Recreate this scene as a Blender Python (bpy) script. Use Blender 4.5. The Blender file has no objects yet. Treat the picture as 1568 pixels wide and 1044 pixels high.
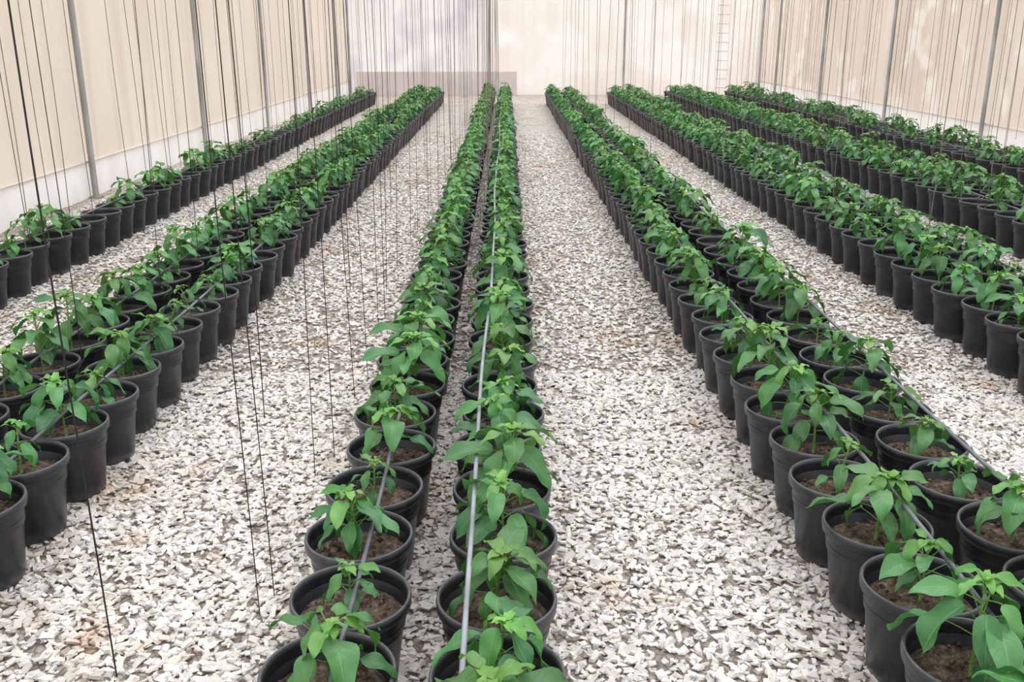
import bpy, math, random
import numpy as np
from mathutils import Vector, Matrix
random.seed(7); rng=np.random.default_rng(11)
scn=bpy.context.scene
scn.view_settings.view_transform='Standard'
scn.view_settings.look='None'
scn.view_settings.exposure=0.0

# ---------------------------------------------------------------- node helpers
def new_mat(name):
    m=bpy.data.materials.new(name); m.use_nodes=True
    nt=m.node_tree; nt.nodes.clear()
    out=nt.nodes.new('ShaderNodeOutputMaterial')
    b=nt.nodes.new('ShaderNodeBsdfPrincipled')
    nt.links.new(b.outputs[0],out.inputs[0])
    return m,nt,b,out
def N(nt,t,**kw):
    n=nt.nodes.new(t)
    for k,v in kw.items():
        if k.startswith('i_'):
            key=k[2:]; n.inputs[int(key) if key.isdigit() else key].default_value=v
        else: setattr(n,k,v)
    return n
def ramp(nt,fac,stops,interp='LINEAR'):
    r=nt.nodes.new('ShaderNodeValToRGB'); r.color_ramp.interpolation=interp
    el=r.color_ramp.elements
    while len(el)<len(stops): el.new(0.5)
    for e,(p,c) in zip(el,stops):
        e.position=p; e.color=(*c,1) if len(c)==3 else c
    nt.links.new(fac,r.inputs[0]); return r.outputs[0]
def mix(nt,fac,a,b,mode='MIX'):
    n=nt.nodes.new('ShaderNodeMix'); n.data_type='RGBA'; n.blend_type=mode
    for idx,v in ((0,fac),(6,a),(7,b)):
        if isinstance(v,bpy.types.NodeSocket): nt.links.new(v,n.inputs[idx])
        else: n.inputs[idx].default_value=v if idx==0 else (*v,1)
    return n.outputs[2]
def math_(nt,op,a,b=0.0,c=None):
    n=nt.nodes.new('ShaderNodeMath'); n.operation=op
    for i,v in enumerate((a,b)+((c,) if c is not None else ())):
        if isinstance(v,bpy.types.NodeSocket): nt.links.new(v,n.inputs[i])
        else: n.inputs[i].default_value=v
    return n.outputs[0]
def s2l(r,g,b):
    f=lambda c:(c/255/12.92 if c/255<=.04045 else ((c/255+.055)/1.055)**2.4)
    return (f(r),f(g),f(b))
def bump(nt,b,h,strength,dist):
    bp=N(nt,'ShaderNodeBump',i_Strength=strength,i_Distance=dist)
    nt.links.new(h,bp.inputs['Height']); nt.links.new(bp.outputs[0],b.inputs['Normal']); return bp

# ---------------------------------------------------------------- materials
def stain(nt,c,pos):
    # sandy, soil-stained patches in the gravel
    n=N(nt,'ShaderNodeTexNoise',i_Scale=1.1,i_Detail=6.0,i_Roughness=0.78); nt.links.new(pos,n.inputs['Vector'])
    f=ramp(nt,n.outputs[0],[(0.53,(0,0,0)),(0.67,(1,1,1))])
    n2=N(nt,'ShaderNodeTexNoise',i_Scale=7.0,i_Detail=4.0); nt.links.new(pos,n2.inputs['Vector'])
    f=math_(nt,'MULTIPLY',f,ramp(nt,n2.outputs[0],[(0.35,(.15,.15,.15)),(0.6,(1,1,1))]))
    c=mix(nt,math_(nt,'MULTIPLY',f,0.85),c,mix(nt,1.0,c,s2l(226,194,158),'MULTIPLY'))
    return mix(nt,1.0,c,s2l(254,250,245),'MULTIPLY')

# gravel stones
mat_gravel,nt,b,out=new_mat('gravel_stone')
geo=N(nt,'ShaderNodeNewGeometry')
att=N(nt,'ShaderNodeAttribute',attribute_name='tint')
nz=N(nt,'ShaderNodeTexNoise',i_Scale=90.0,i_Detail=3.0); nt.links.new(geo.outputs['Position'],nz.inputs['Vector'])
c=mix(nt,0.22,att.outputs['Color'],ramp(nt,nz.outputs[0],[(0.3,s2l(178,170,164)),(0.7,s2l(252,250,250))]))
c=stain(nt,c,geo.outputs['Position'])
nt.links.new(c,b.inputs['Base Color']); b.inputs['Roughness'].default_value=0.85

# ground below stones
mat_ground,nt,b,out=new_mat('gravel_ground')
geo=N(nt,'ShaderNodeNewGeometry')
vec=N(nt,'ShaderNodeMapping'); vec.inputs['Scale'].default_value=(34,34,34); nt.links.new(geo.outputs['Position'],vec.inputs[0])
dn=N(nt,'ShaderNodeTexNoise',i_Scale=0.8,i_Detail=2.0); nt.links.new(vec.outputs[0],dn.inputs['Vector'])
vv=mix(nt,0.35,vec.outputs[0],dn.outputs[1],'ADD')
vo=N(nt,'ShaderNodeTexVoronoi',i_Scale=1.0); nt.links.new(vv,vo.inputs['Vector'])
ve=N(nt,'ShaderNodeTexVoronoi',feature='DISTANCE_TO_EDGE',i_Scale=1.0); nt.links.new(vv,ve.inputs['Vector'])
sep=N(nt,'ShaderNodeSeparateColor'); nt.links.new(vo.outputs['Color'],sep.inputs[0])
c=ramp(nt,sep.outputs[0],[(0.0,s2l(184,176,170)),(0.35,s2l(218,212,206)),(0.7,s2l(240,236,232)),(1.0,s2l(252,251,250))])
edge=ramp(nt,ve.outputs[0],[(0.0,s2l(160,150,142)),(0.12,(1,1,1))])
c=mix(nt,0.8,c,edge,'MULTIPLY')
c=stain(nt,c,geo.outputs['Position'])
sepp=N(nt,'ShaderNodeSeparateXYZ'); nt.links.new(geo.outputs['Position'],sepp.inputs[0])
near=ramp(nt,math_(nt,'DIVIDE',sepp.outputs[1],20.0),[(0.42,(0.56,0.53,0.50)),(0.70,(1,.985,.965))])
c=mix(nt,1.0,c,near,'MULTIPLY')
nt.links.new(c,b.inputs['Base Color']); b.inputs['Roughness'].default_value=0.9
bump(nt,b,ramp(nt,ve.outputs[0],[(0,(0,0,0)),(0.3,(1,1,1))]),0.8,0.01)

# pot plastic
mat_pot,nt,b,out=new_mat('black_plastic_pot')
tc=N(nt,'ShaderNodeTexCoord')
nz=N(nt,'ShaderNodeTexNoise',i_Scale=14.0,i_Detail=5.0,i_Roughness=0.7); nt.links.new(tc.outputs['Object'],nz.inputs['Vector'])
c=ramp(nt,nz.outputs[0],[(0.35,s2l(24,26,32)),(0.62,s2l(37,40,48)),(0.8,s2l(78,79,85))])
sp=N(nt,'ShaderNodeSeparateXYZ'); nt.links.new(tc.outputs['Object'],sp.inputs[0])
dust=ramp(nt,sp.outputs[2],[(0.0,(0.5,0.5,0.5)),(0.05,(0,0,0)),(0.262,(0,0,0)),(0.278,(0.5,0.5,0.5))])
c=mix(nt,math_(nt,'MULTIPLY',dust,nz.outputs[0]),c,s2l(150,150,152))
nt.links.new(c,b.inputs['Base Color']); b.inputs['Roughness'].default_value=0.33
b.inputs['Specular IOR Level'].default_value=0.5

# soil
mat_soil,nt,b,out=new_mat('potting_soil')
tc=N(nt,'ShaderNodeTexCoord'); oi=N(nt,'ShaderNodeObjectInfo')
ad=N(nt,'ShaderNodeVectorMath',operation='ADD'); nt.links.new(tc.outputs['Object'],ad.inputs[0]); nt.links.new(oi.outputs['Location'],ad.inputs[1])
nz=N(nt,'ShaderNodeTexNoise',i_Scale=38.0,i_Detail=6.0,i_Roughness=0.75); nt.links.new(ad.outputs[0],nz.inputs['Vector'])
c=ramp(nt,nz.outputs[0],[(0.36,s2l(62,48,40)),(0.5,s2l(124,103,86)),(0.62,s2l(172,151,132)),(0.76,s2l(228,216,202))])
nt.links.new(c,b.inputs['Base Color']); b.inputs['Roughness'].default_value=0.95
bump(nt,b,nz.outputs[0],1.0,0.03)

# leaf
mat_leaf,nt,b,out=new_mat('pepper_leaf')
att=N(nt,'ShaderNodeAttribute',attribute_name='tint'); sc=N(nt,'ShaderNodeSeparateColor'); nt.links.new(att.outputs['Color'],sc.inputs[0])
uv=N(nt,'ShaderNodeUVMap'); su=N(nt,'ShaderNodeSeparateXYZ'); nt.links.new(uv.outputs[0],su.inputs[0])
old=mix(nt,sc.outputs[1],s2l(50,110,60),s2l(92,152,86))
yng=mix(nt,sc.outputs[1],s2l(102,164,64),s2l(146,196,84))
c=mix(nt,sc.outputs[0],old,yng)
absu=math_(nt,'ABSOLUTE',math_(nt,'SUBTRACT',su.outputs[0],0.5))
mid=ramp(nt,absu,[(0.0,(1,1,1)),(0.035,(0,0,0))])
vn=math_(nt,'ABSOLUTE',math_(nt,'SINE',math_(nt,'MULTIPLY',math_(nt,'SUBTRACT',su.outputs[1],math_(nt,'MULTIPLY',absu,0.55)),21.0)))
vein=ramp(nt,vn,[(0.0,(1,1,1)),(0.13,(0,0,0))])
vf=math_(nt,'MAXIMUM',math_(nt,'MULTIPLY',mid,0.5),math_(nt,'MULTIPLY',vein,0.25))
c=mix(nt,vf,c,s2l(164,206,144))
oi=N(nt,'ShaderNodeObjectInfo')
hs=N(nt,'ShaderNodeHueSaturation',i_Saturation=0.97); nt.links.new(c,hs.inputs['Color'])
nt.links.new(math_(nt,'MULTIPLY_ADD',oi.outputs['Random'],0.32,0.88),hs.inputs['Value'])
nt.links.new(math_(nt,'MULTIPLY_ADD',oi.outputs['Random'],0.02,0.495),hs.inputs['Hue'])
nt.links.new(hs.outputs[0],b.inputs['Base Color']); b.inputs['Roughness'].default_value=0.34
b.inputs['Specular IOR Level'].default_value=0.6
bump(nt,b,math_(nt,'MULTIPLY',math_(nt,'MAXIMUM',mid,vein),-1.0),0.45,0.003)
tr=N(nt,'ShaderNodeBsdfTranslucent'); nt.links.new(mix(nt,1.0,hs.outputs[0],(1.0,1.0,0.55),'MULTIPLY'),tr.inputs[0])
ms=N(nt,'ShaderNodeMixShader',i_0=0.22); nt.links.new(b.outputs[0],ms.inputs[1]); nt.links.new(tr.outputs[0],ms.inputs[2]); nt.links.new(ms.outputs[0],out.inputs[0])

mat_stem,nt,b,out=new_mat('pepper_stem')
nz=N(nt,'ShaderNodeTexNoise',i_Scale=60.0)
nt.links.new(ramp(nt,nz.outputs[0],[(0.3,s2l(92,140,66)),(0.7,s2l(136,172,92))]),b.inputs['Base Color']); b.inputs['Roughness'].default_value=0.5

def simple(name,col1,col2,scale,rough,metal=0.0,stretch=(1,1,1),lo=.35,hi=.65,spec=.5,trans=0):
    m,nt,b,out=new_mat(name); g=N(nt,'ShaderNodeNewGeometry'); mp=N(nt,'ShaderNodeMapping'); mp.inputs['Scale'].default_value=stretch
    nt.links.new(g.outputs['Position'],mp.inputs[0]); nz=N(nt,'ShaderNodeTexNoise',i_Scale=scale,i_Detail=4.0); nt.links.new(mp.outputs[0],nz.inputs['Vector'])
    c=ramp(nt,nz.outputs[0],[(lo,col1),(hi,col2)])
    nt.links.new(c,b.inputs['Base Color'])
    b.inputs['Roughness'].default_value=rough; b.inputs['Metallic'].default_value=metal; b.inputs['Specular IOR Level'].default_value=spec
    if trans:
        tr=N(nt,'ShaderNodeBsdfTranslucent'); nt.links.new(c,tr.inputs[0])
        ms=N(nt,'ShaderNodeMixShader',i_0=trans); nt.links.new(b.outputs[0],ms.inputs[1]); nt.links.new(tr.outputs[0],ms.inputs[2]); nt.links.new(ms.outputs[0],out.inputs[0])
    return m
mat_pipe=simple('galvanized_steel',s2l(136,132,128),s2l(172,168,162),6,0.5,0.2,(1,1,.3))
mat_tube=simple('drip_tube_plastic',s2l(84,86,94),s2l(128,131,138),9,0.28)
mat_tube2=simple('drip_tube_plastic_light',s2l(128,132,140),s2l(168,172,180),9,0.28)
mat_string=simple('black_twine',s2l(28,26,28),s2l(48,44,44),20,0.8)
mat_string2=simple('brown_twine',s2l(112,98,88),s2l(150,134,120),20,0.8)
mat_skirt=simple('white_skirt_sheet',s2l(244,240,236),s2l(254,252,250),3,0.6,0,(1,1,.5),trans=.5)
mat_block=simple('grey_panel',s2l(220,212,209),s2l(232,226,223),1.2,0.8)
mat_pale=simple('pale_trim',s2l(240,232,224),s2l(248,242,236),2,0.6)

def sheet_mat(name,ca,cb,cc,smudge_shadow=None,trans=0.5,sm=(0.48,0.64),ss=0.8):
    m,nt,b,out=new_mat(name)
    g=N(nt,'ShaderNodeNewGeometry'); mp=N(nt,'ShaderNodeMapping')
    mp.inputs['Scale'].default_value=(2.2,2.2,0.12)
    nt.links.new(g.outputs['Position'],mp.inputs[0])
    n1=N(nt,'ShaderNodeTexNoise',i_Scale=2.4,i_Detail=5.0,i_Roughness=0.6); nt.links.new(mp.outputs[0],n1.inputs['Vector'])
    n2=N(nt,'ShaderNodeTexNoise',i_Scale=0.5,i_Detail=3.0); nt.links.new(g.outputs['Position'],n2.inputs['Vector'])
    c=mix(nt,ramp(nt,n2.outputs[0],[(0.35,(0,0,0)),(0.65,(1,1,1))]),ca,cb)
    c=mix(nt,ramp(nt,n1.outputs[0],[(0.5,(0,0,0)),(0.72,(.6,.6,.6))]),c,cc)
    if smudge_shadow:  # sheet blotches, and outside shadows painted into the clear panel
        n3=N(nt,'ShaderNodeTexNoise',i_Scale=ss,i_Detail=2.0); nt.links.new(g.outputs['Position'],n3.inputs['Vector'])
        c=mix(nt,ramp(nt,n3.outputs[0],[(sm[0],(0,0,0)),(sm[1],(.7,.7,.7))]),c,smudge_shadow)
    nt.links.new(c,b.inputs['Base Color']); b.inputs['Roughness'].default_value=0.5; b.inputs['Specular IOR Level'].default_value=0.25
    tr=N(nt,'ShaderNodeBsdfTranslucent'); nt.links.new(c,tr.inputs[0])
    ms=N(nt,'ShaderNodeMixShader',i_0=trans); nt.links.new(b.outputs[0],ms.inputs[1]); nt.links.new(tr.outputs[0],ms.inputs[2]); nt.links.new(ms.outputs[0],out.inputs[0])
    return m
mat_wl=sheet_mat('beige_greenhouse_sheet',s2l(232,217,201),s2l(240,228,214),s2l(216,199,182))
mat_wr=sheet_mat('beige_greenhouse_sheet_weathered',s2l(228,210,195),s2l(238,224,211),s2l(210,192,176),s2l(250,242,232),sm=(.56,.66),ss=1.6)
mat_wb=sheet_mat('pale_greenhouse_sheet',s2l(240,229,219),s2l(248,241,234),s2l(230,217,206),s2l(253,249,245),sm=(.44,.60))
mat_wc=sheet_mat('clear_greenhouse_sheet',s2l(240,232,231),s2l(250,245,244),s2l(224,215,215),s2l(212,207,213))  # bluish-grey patches: shadowy shapes from outside, painted into the sheet colour

# ---------------------------------------------------------------- mesh helpers
class MB:
    def __init__(s): s.v=[];s.f=[];s.m=[];s.uv=[];s.t=[]
    def add(s,verts,faces,mi,uvs=None,tint=(0,0,0)):
        o=len(s.v); s.v+= [tuple(p) for p in verts]; s.t+=[tint]*len(verts)
        s.uv+= uvs if uvs else [(0.5,0.5)]*len(verts)
        s.f+=[tuple(i+o for i in f) for f in faces]; s.m+=[mi]*len(faces)
    def mesh(s,name,mats,smooth=True):
        me=bpy.data.meshes.new(name); me.from_pydata(s.v,[],s.f); 
        for m in mats: me.materials.append(m)
        me.polygons.foreach_set('material_index',s.m); me.polygons.foreach_set('use_smooth',[smooth]*len(s.f))
        ul=me.uv_layers.new(name='UVMap'); li=np.empty(len(me.loops),int); me.loops.foreach_get('vertex_index',li)
        ul.data.foreach_set('uv',np.array(s.uv,float)[li].ravel())
        at=me.color_attributes.new('tint','FLOAT_COLOR','POINT')
        at.data.foreach_set('color',np.c_[np.array(s.t,float),np.ones(len(s.v))].ravel())
        me.update(); return me
def tube(mb,pts,rad,mi,n=6,tint=(0,0,0),cap=True):
    vs=[];fs=[]
    for i,p in enumerate(pts):
        p=Vector(p); a=Vector(pts[max(i-1,0)]); c=Vector(pts[min(i+1,len(pts)-1)]); d=(c-a).normalized()
        up=Vector((0,0,1)) if abs(d.z)<.9 else Vector((1,0,0))
        x=d.cross(up).normalized(); y=d.cross(x)
        r=rad[i] if isinstance(rad,(list,tuple)) else rad
        for k in range(n):
            t=2*math.pi*k/n; vs.append(p+x*math.cos(t)*r+y*math.sin(t)*r)
    for i in range(len(pts)-1):
        for k in range(n): fs.append((i*n+k,i*n+(k+1)%n,(i+1)*n+(k+1)%n,(i+1)*n+k))
    if cap: fs.append(tuple(range(n))); fs.append(tuple((len(pts)-1)*n+k for k in range(n)))
    mb.add(vs,fs,mi,tint=tint)
def link(name,me,loc=(0,0,0),parent=None):
    o=bpy.data.objects.new(name,me); o.location=loc; scn.collection.objects.link(o)
    if parent: o.parent=parent
    return o
def box(mb,x0,x1,y0,y1,z0,z1,mi=0):
    v=[(x0,y0,z0),(x1,y0,z0),(x1,y1,z0),(x0,y1,z0),(x0,y0,z1),(x1,y0,z1),(x1,y1,z1),(x0,y1,z1)]
    mb.add(v,[(0,3,2,1),(4,5,6,7),(0,1,5,4),(1,2,6,5),(2,3,7,6),(3,0,4,7)],mi)

# ---------------------------------------------------------------- potted pepper plant
def leaf(mb,base,az,e0,droop,L,W,young,roll,bright):
    nl,na=11,6; vs=[];uv=[]
    p=Vector(base); e=e0; h=Vector((math.cos(az),math.sin(az),0)); side0=Vector((-math.sin(az),math.cos(az),0))
    ph=random.random()*6
    fold=random.uniform(.10,.42); curl=random.uniform(-.5,.5)
    for i in range(nl+1):
        t=i/nl
        hh=h*math.cos(curl*t)+side0*math.sin(curl*t)
        d=hh*math.cos(e)+Vector((0,0,math.sin(e))); nrm=(-hh*math.sin(e)+Vector((0,0,math.cos(e))))
        sd=Vector((-hh.y,hh.x,0))
        side=sd*math.cos(roll)+nrm*math.sin(roll); n2=nrm*math.cos(roll)-sd*math.sin(roll)
        w=W*.5*2.55*(t+.012)**.58*max(1-t,0)**.98
        for j in range(na+1):
            s=j/na*2-1
            wob=.09*W*math.sin(ph+t*11+ (2 if s>0 else 0))*abs(s)
            vs.append(p+side*(s*w)+n2*((abs(s)**1.4)*w*fold+wob)); uv.append((j/na,t))
        p=p+d*(L/nl); e=max(e-droop/nl*(0.6+0.9*t),-1.6)
    fs=[]
    for i in range(nl):
        for j in range(na):
            a=i*(na+1)+j; fs.append((a,a+1,a+na+2,a+na+1))
    mb.add(vs,fs,2,uv,(young,bright,0))

def lathe(mb,prof,mi,n=40):
    vs=[];fs=[]
    for r,z in prof:
        for k in range(n):
            t=2*math.pi*k/n; vs.append((r*math.cos(t),r*math.sin(t),z))
    for i in range(len(prof)-1):
        for k in range(n): fs.append((i*n+k,i*n+(k+1)%n,(i+1)*n+(k+1)%n,(i+1)*n+k))
    mb.add(vs,fs,mi)
def pot(mb):
    lathe(mb,[(0.0,0.004),(.104,.0),(.110,.006),(.114,.03),(.139,.238),(.146,.243),(.1535,.250),(.1550,.268),(.1540,.277),(.1500,.281),(.1455,.278),(.1435,.268),(.137,.19)],0)
    lathe(mb,[(.1355,.205),(.1395,.208),(.1395,.214),(.1365,.217)],0)
SOILZ=.222
def soil(mb,sd):
    r_=random.Random(sd); nr,n=9,26; vs=[(0,0,SOILZ+.002)];fs=[]
    for i in range(1,nr+1):
        rr=.139*i/nr
        for k in range(n):
            t=2*math.pi*k/n+i*.1
            z=SOILZ-.012*(i/nr)**2+(r_.uniform(-.007,.010) if i<nr else 0)
            vs.append((rr*math.cos(t),rr*math.sin(t),z))
    for k in range(n): fs.append((0,1+k,1+(k+1)%n))
    for i in range(nr-1):
        for k in range(n):
            a=1+i*n; fs.append((a+k,a+n+k,a+n+(k+1)%n,a+(k+1)%n))
    mb.add(vs,fs,1)
    for q in range(50):  # clods
        a=r_.uniform(0,6.28); rr=.125*math.sqrt(r_.random()); s=r_.uniform(.003,.011)
        cx,cy,cz=rr*math.cos(a),rr*math.sin(a),SOILZ
        pts=[(cx+s*r_.uniform(.6,1.2)*dx,cy+s*r_.uniform(.6,1.2)*dy,cz+s*r_.uniform(.5,1)*dz) for dx,dy,dz in((1,0,0),(0,1,0),(-1,0,0),(0,-1,0),(0,0,1),(0,0,-1))]
        mb.add(pts,[(0,1,4),(1,2,4),(2,3,4),(3,0,4),(1,0,5),(2,1,5),(3,2,5),(0,3,5)],1)
def plant(mb,size,dense=1.0):
    hs=.21*size*random.uniform(.85,1.12)
    lean=random.uniform(0,.05); la=random.uniform(0,6.28)
    def sp(f): return Vector((lean*f*f*math.cos(la),lean*f*f*math.sin(la),SOILZ-.006+hs*f))
    tube(mb,[sp(k/5) for k in range(6)],[.0048,.0045,.004,.0036,.0032,.0026],3,6)
    nL=int(random.randint(14,18)*dense); az=random.uniform(0,6.28)
    for k in range(nL):
        f=k/(nL-1); az+=math.radians(137.5)+random.uniform(-.4,.4)
        z=.34+.64*f**.85
        b0=sp(min(z,1))
        grow=math.sin(math.pi*min(1,.22+.62*f))
        L=size*(.050+.076*grow)*random.uniform(.75,1.2)*(1-.35*max(0,f-.7)/.3); W=L*random.uniform(.46,.58)
        pl=size*(.026+.048*grow)*(1-.45*f)*random.uniform(.7,1.3); pe=math.radians(random.uniform(5,45)+22*f)
        h=Vector((math.cos(az),math.sin(az),0))
        b1=b0+h*pl*.5*math.cos(pe)+Vector((0,0,pl*.5*math.sin(pe)+.002)); b2=b0+h*pl*math.cos(pe)+Vector((0,0,pl*math.sin(pe)))
        tube(mb,[b0,b1,b2],[.0022,.0018,.0014],3,4,cap=False)
        e0=math.radians(random.uniform(-65,2)+24*f); dr=math.radians(random.uniform(30,95))
        y=max(0,f-.68)/.32*random.uniform(.45,.9)+random.uniform(0,.12)
        leaf(mb,b2,az,e0,dr,L,W,min(y,1),random.uniform(-.4,.4),random.random())
    top=sp(1)
    for k in range(7):
        az+=math.radians(137.5); L=size*random.uniform(.028,.058)
        leaf(mb,top+Vector((0,0,-.004+.002*k)),az,math.radians(random.uniform(10,55)),math.radians(random.uniform(50,110)),L,L*.55,random.uniform(.6,1),random.uniform(-.2,.2),random.random())
MATS=[mat_pot,mat_soil,mat_leaf,mat_stem]
big=[];small=[]
for i in range(22):
    mb=MB(); pot(mb); soil(mb,i); plant(mb,random.uniform(.9,1.2)); big.append(mb.mesh('pot_with_pepper_plant',MATS))
for i in range(7):
    mb=MB(); pot(mb); soil(mb,50+i); plant(mb,random.uniform(.58,.82),.7); small.append(mb.mesh('pot_with_small_pepper_plant',MATS))
mb=MB(); pot(mb); soil(mb,99); bare=mb.mesh('pot_with_soil',MATS)

SP=.309
# per line: x, first pot y, small share, empty share
rows=[
 ([(-.41,1.211,.05,.0),(-.022,1.205,.08,.0)],24.0),
 ([(1.08,1.264,.18,.02),(1.465,1.25,.4,.05)],24.0),
 ([(2.56,2.72,.2,.03),(2.95,2.6,.25,.03)],24.0),
 ([(4.02,4.1,.2,.03),(4.41,3.95,.25,.03)],24.2),
 ([(5.50,5.1,.35,.2),(5.90,5.0,.3,.2)],24.4),
 ([(-1.64,1.735,.25,.03),(-2.03,1.8,.15,.02)],24.0),
 ([(-3.26,4.27,.35,.18)],24.0),
]
for lines,y1 in rows:
    e=bpy.data.objects.new('potted_pepper_plant_row',None); scn.collection.objects.link(e); e.empty_display_size=.2
    e.location=(sum(l[0] for l in lines)/len(lines),(lines[0][1]+y1)/2,0)
    for x,ys,ps,pb in lines:
        y=ys
        while y<y1:
            r=random.random()
            me=bare if r<pb else (random.choice(small) if r<pb+ps else random.choice(big))
            o=bpy.data.objects.new('pot_with_plant',me); scn.collection.objects.link(o); o.parent=e
            o.location=(x-e.location.x+random.uniform(-.014,.014),y-e.location.y+random.uniform(-.004,.004),0.006)
            o.rotation_euler=(random.uniform(-.012,.012),random.uniform(-.012,.012),random.uniform(0,6.28))
            y+=SP
# drip irrigation tubes running along the rims
for xs,y0,y1 in (((-.385,-.085),1.1,24.2),((1.12,1.50),1.15,24.2),((2.62,2.99),2.4,24.2),((4.07,4.46),3.8,24.4),((5.54,5.94),4.8,24.5),((-1.62,-2.01),1.4,24.2),((-3.25,),4.0,24.2)):
    for x in xs:
        zt=.42 if x==-.085 else (.37 if 1<x<2 else .32)
        mb=MB(); pts=[];y=y0;k=random.random()*6
        while y<y1: pts.append((x+.010*math.sin(y*1.1+k)+.003*math.sin(y*3.1),y,zt+.005*math.sin(y*1.3+k))); y+=.2
        tube(mb,pts,.0068,0,8); link('drip_irrigation_tube',mb.mesh('drip_irrigation_tube',[mat_tube2 if x==-.085 else mat_tube]))

# ---------------------------------------------------------------- floor + gravel
XL,XR,YB,YF=-4.4,7.1,27.6,-1.0
mb=MB(); nx,ny=24,58
vs=[(XL-.3+(XR-XL+.6)*i/nx,YF+(YB+.4-YF)*j/ny,0) for j in range(ny+1) for i in range(nx+1)]
fs=[(j*(nx+1)+i,j*(nx+1)+i+1,(j+1)*(nx+1)+i+1,(j+1)*(nx+1)+i) for j in range(ny) for i in range(nx)]
mb.add(vs,fs,0); link('floor',mb.mesh('floor',[mat_ground]))

def gravel(n,x0,x1,y0,y1,lo,hi):
    x=rng.uniform(x0,x1,n); y=rng.uniform(y0,y1,n)
    L=rng.uniform(lo,hi,n); W=L*rng.uniform(.45,.8,n); H=L*rng.uniform(.16,.36,n)
    corner=np.array([(-1,-1,-1),(1,-1,-1),(1,1,-1),(-1,1,-1),(-1,-1,1),(1,-1,1),(1,1,1),(-1,1,1)],float)*.5
    P=corner[None]*np.stack([L,W,H],1)[:,None,:]
    P*=rng.uniform(.45,1.15,(n,8,1)); P*=rng.uniform(.8,1.2,(n,8,3))
    a=rng.uniform(0,2*np.pi,n); t=rng.normal(0,.26,n); u=rng.normal(0,.26,n)
    ca,sa,ct,st,cu,su=np.cos(a),np.sin(a),np.cos(t),np.sin(t),np.cos(u),np.sin(u)
    def rx(P,c,s): return np.stack([P[...,0],c[:,None]*P[...,1]-s[:,None]*P[...,2],s[:,None]*P[...,1]+c[:,None]*P[...,2]],-1)
    def ry(P,c,s): return np.stack([c[:,None]*P[...,0]+s[:,None]*P[...,2],P[...,1],-s[:,None]*P[...,0]+c[:,None]*P[...,2]],-1)
    def rz(P,c,s): return np.stack([c[:,None]*P[...,0]-s[:,None]*P[...,1],s[:,None]*P[...,0]+c[:,None]*P[...,1],P[...,2]],-1)
    P=rz(ry(rx(P,ct,st),cu,su),ca,sa)
    P+=np.stack([x,y,rng.uniform(.002,.012,n)],1)[:,None,:]
    br=np.clip(rng.normal(.84,.12,n),.38,.98)
    warm=rng.uniform(-.014,.034,n)
    col=np.stack([br+warm*.6,br,br-warm*.8],1)
    return P,np.clip(col,0,.98)
sets=[gravel(60000,-2.6,2.6,.9,4.6,.016,.038),
      gravel(76000,-4.2,5.2,4.6,10.5,.018,.038),
      gravel(38000,-4.2,6.9,10.5,16.5,.025,.044)]
P=np.concatenate([s[0] for s in sets]); C=np.concatenate([s[1] for s in sets]); n=len(P)
base=np.array([(0,3,2,1),(4,5,6,7),(0,1,5,4),(1,2,6,5),(2,3,7,6),(3,0,4,7)])
F=(base[None]+np.arange(n)[:,None,None]*8).reshape(-1,4)
me=bpy.data.meshes.new('gravel_bed'); me.vertices.add(n*8); me.vertices.foreach_set('co',P.ravel())
me.loops.add(len(F)*4); me.loops.foreach_set('vertex_index',F.ravel()); me.polygons.add(len(F))
me.polygons.foreach_set('loop_start',np.arange(len(F))*4)
at=me.color_attributes.new('tint','FLOAT_COLOR','POINT')
at.data.foreach_set('color',np.c_[np.repeat(C,8,0),np.ones(n*8)].ravel())
me.materials.append(mat_gravel); me.update(calc_edges=True); me.validate()
me.polygons.foreach_set('use_smooth',[False]*len(me.polygons))
link('gravel_bed',me)

# ---------------------------------------------------------------- walls
HT=4.2
def sheet(name,p0,p1,z0,z1,mat,amp,nseg,nrm,sd):
    r_=random.Random(sd); k=[(r_.uniform(2,14),r_.uniform(0,6.28),r_.uniform(.3,1)) for _ in range(6)]
    mb=MB(); L=(Vector(p1)-Vector(p0)).length; nz=6; vs=[]
    for j in range(nz+1):
        for i in range(nseg+1):
            s=i/nseg; d=sum(a*math.sin(w*s*L*.6+q+j*.12) for w,q,a in k)*amp
            p=Vector(p0).lerp(Vector(p1),s)+Vector(nrm)*d; vs.append((p.x,p.y,z0+(z1-z0)*j/nz))
    fs=[(j*(nseg+1)+i,j*(nseg+1)+i+1,(j+1)*(nseg+1)+i+1,(j+1)*(nseg+1)+i) for j in range(nz) for i in range(nseg)]
    mb.add(vs,fs,0); return link(name,mb.mesh(name,[mat]))
sheet('wall_left',(XL,YF,0),(XL,YB,0),.34,HT,mat_wl,.008,420,(1,0,0),1)
sheet('wall_right',(XR,YF,0),(XR,YB,0),.34,HT,mat_wr,.008,420,(1,0,0),2)
wb=bpy.data.objects.new('wall_back',None); scn.collection.objects.link(wb); wb.location=(0,YB,0)
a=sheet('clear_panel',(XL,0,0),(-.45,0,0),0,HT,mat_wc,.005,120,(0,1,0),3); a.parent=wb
a=sheet('pale_panel',(-.45,0,0),(XR,0,0),0,HT,mat_wb,.005,200,(0,1,0),4); a.parent=wb
sheet('baseboard_left',(XL+.03,YF,0),(XL+.03,YB-.05,0),0,.38,mat_skirt,.006,300,(1,0,0),5)
sheet('baseboard_right',(XR-.03,YF,0),(XR-.03,YB-.05,0),0,.38,mat_skirt,.006,300,(1,0,0),6)
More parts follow.
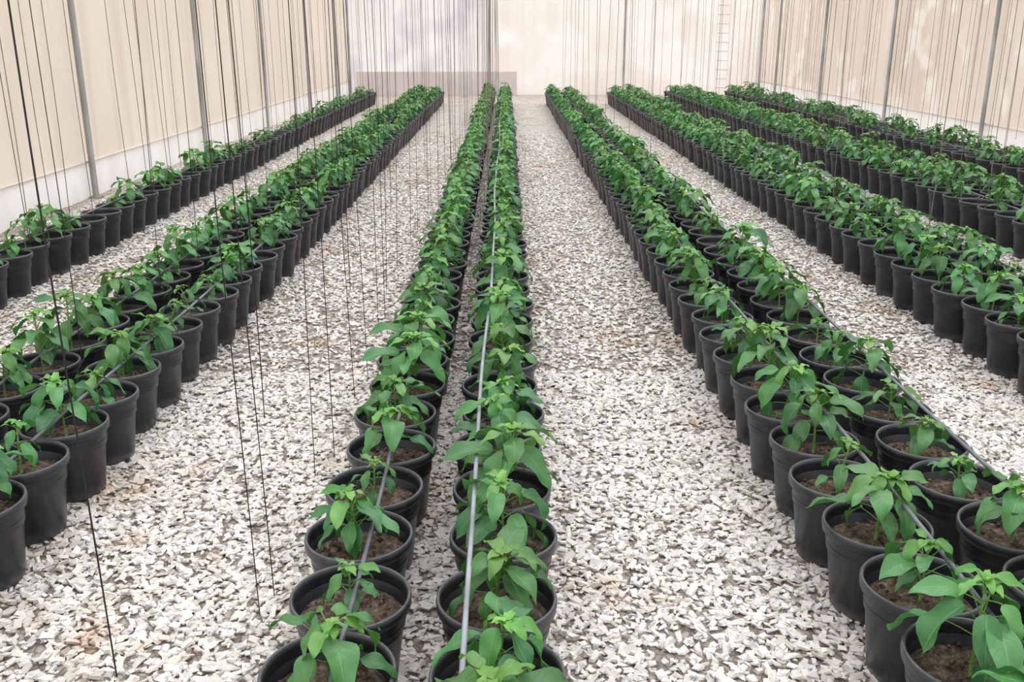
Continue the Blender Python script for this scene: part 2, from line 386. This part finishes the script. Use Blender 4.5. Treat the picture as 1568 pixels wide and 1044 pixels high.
# posts
def post(x,y,r=.03):
    mb=MB(); tube(mb,[(0,0,0),(0,0,HT)],r,0,12); box(mb,-.06,.06,-.06,.06,0,.012)
    link('steel_post',mb.mesh('steel_post',[mat_pipe]),(x,y,0))
for y in (2.4,6.3,10.1,14.0,17.8,21.7,25.4): post(XL+.09,y,.032); post(XR-.09,y+.4,.032)
for x in (XL+.09,-.45,3.25,XR-.09): post(x,YB-.09,.032)
for nm,x in (('1',XL+.045),('2',XR-.045)):
    mb=MB(); tube(mb,[(x,YF,.37),(x,YB-.1,.37)],.012,0,8); link('trim_'+nm,mb.mesh('trim',[mat_pale]))
# low grey panel and ladder at the back wall
mb=MB(); box(mb,-4.15,.30,-.012,.012,.0,.62)
for xx in (-3.4,-2.6,-1.8,-1.0,-.2): box(mb,xx,xx+.03,-.02,-.012,.0,.62)
link('low_grey_wall_panel',mb.mesh('low_grey_wall_panel',[mat_block],False),(0,YB-.05,0))
mb=MB()
for x in (0,.34): tube(mb,[(x,0,0),(x,0,2.5)],.016,0,8)
for k in range(10): tube(mb,[(0,0,.2+k*.24),(.34,0,.2+k*.24)],.012,0,6)
o=link('ladder',mb.mesh('ladder',[mat_pale]),(5.75,YB-.25,0)); o.rotation_euler=(-.06,0,0)

# ---------------------------------------------------------------- overhead wires + hanging strings
def string_row(x,ys,rad,mat,zb=(0.02,.05),lean=.03,wob=.006,ztop=3.4):
    mb=MB(); tube(mb,[(x,YF+.2,ztop),(x,YB-.3,ztop)],.004,0,5)
    for y in ys:
        x0=x+random.uniform(-.01,.01); xb=x+random.uniform(-lean,lean); yb=y+random.uniform(-lean,lean); z0=random.uniform(*zb)
        k=random.random()*6; pts=[]
        for i in range(13):
            t=i/12; pts.append((x0+(xb-x0)*t+wob*math.sin(k+t*7)*t,y+(yb-y)*t+wob*math.cos(k+t*5)*t,ztop+(z0-ztop)*t))
        tube(mb,pts,rad,0,5,cap=False)
    link('hanging_support_strings',mb.mesh('hanging_support_strings',[mat]))
R=random.uniform
string_row(-1.06,[2.16,3.9,6.2,9.0,12.4,16],.0024,mat_string,lean=.03)
string_row(-.73,[2.41,2.54,3.4,3.58,4.1,4.43]+[5.1+.6*i+R(-.2,.2) for i in range(26)],.0017,mat_string,lean=.06)
string_row(-.50,[7+.9*i+R(-.3,.3) for i in range(17)],.0019,mat_string2,lean=.06)
string_row(-1.83,[2.75]+[4.1+.85*i+R(-.25,.25) for i in range(22)],.0020,mat_string,lean=.05,zb=(.28,.32))
string_row(-3.26,[4.6+.6*i+R(-.2,.2) for i in range(32)],.003,mat_string2,lean=.05,zb=(.28,.32))
string_row(-3.9,[6+1.4*i+R(-.3,.3) for i in range(14)],.003,mat_string,lean=.05)
string_row(-.2,[7+.8*i+R(-.3,.3) for i in range(21)],.0026,mat_string2,lean=.05,zb=(.28,.32))
for x,ys in ((1.27,[9+1.1*i for i in range(13)]),(2.75,[4.6,6.2]+[8+.8*i for i in range(20)]),(4.2,[5.5,6.3]+[8+.6*i for i in range(26)]),(5.7,[8+.45*i for i in range(35)]),(6.7,[9+.6*i for i in range(28)])):
    string_row(x,[y+R(-.3,.3) for y in ys],.0028,mat_string2,lean=.05,zb=(.28,.32))

# ---------------------------------------------------------------- light
w=bpy.data.worlds.new('World'); scn.world=w; w.use_nodes=True; nt=w.node_tree; nt.nodes.clear()
out=nt.nodes.new('ShaderNodeOutputWorld'); bg=nt.nodes.new('ShaderNodeBackground'); tc=nt.nodes.new('ShaderNodeTexCoord')
sp=nt.nodes.new('ShaderNodeSeparateXYZ'); nt.links.new(tc.outputs['Generated'],sp.inputs[0])
col=ramp(nt,sp.outputs[2],[(0.0,(.92,.915,.91)),(0.4,(1.0,1.01,1.03)),(1.0,(1.25,1.28,1.34))])
nt.links.new(col,bg.inputs[0]); bg.inputs[1].default_value=1.22; nt.links.new(bg.outputs[0],out.inputs[0])
sd=bpy.data.lights.new('sun','SUN'); sd.energy=0.8; sd.angle=math.radians(50); sd.color=(1,.99,.97)
so=bpy.data.objects.new('sun',sd); so.rotation_euler=(math.radians(-22),math.radians(12),0); so.location=(0,5,8); scn.collection.objects.link(so)

# ---------------------------------------------------------------- camera
cd=bpy.data.cameras.new('camera'); cam=bpy.data.objects.new('camera',cd); scn.collection.objects.link(cam)
cd.sensor_width=36; cd.lens=1500/1600*36; cd.clip_start=.05; cd.clip_end=200
cam.location=(0,0,1.65); cam.rotation_euler=(math.radians(90-17.8),0,-.006)
scn.camera=cam
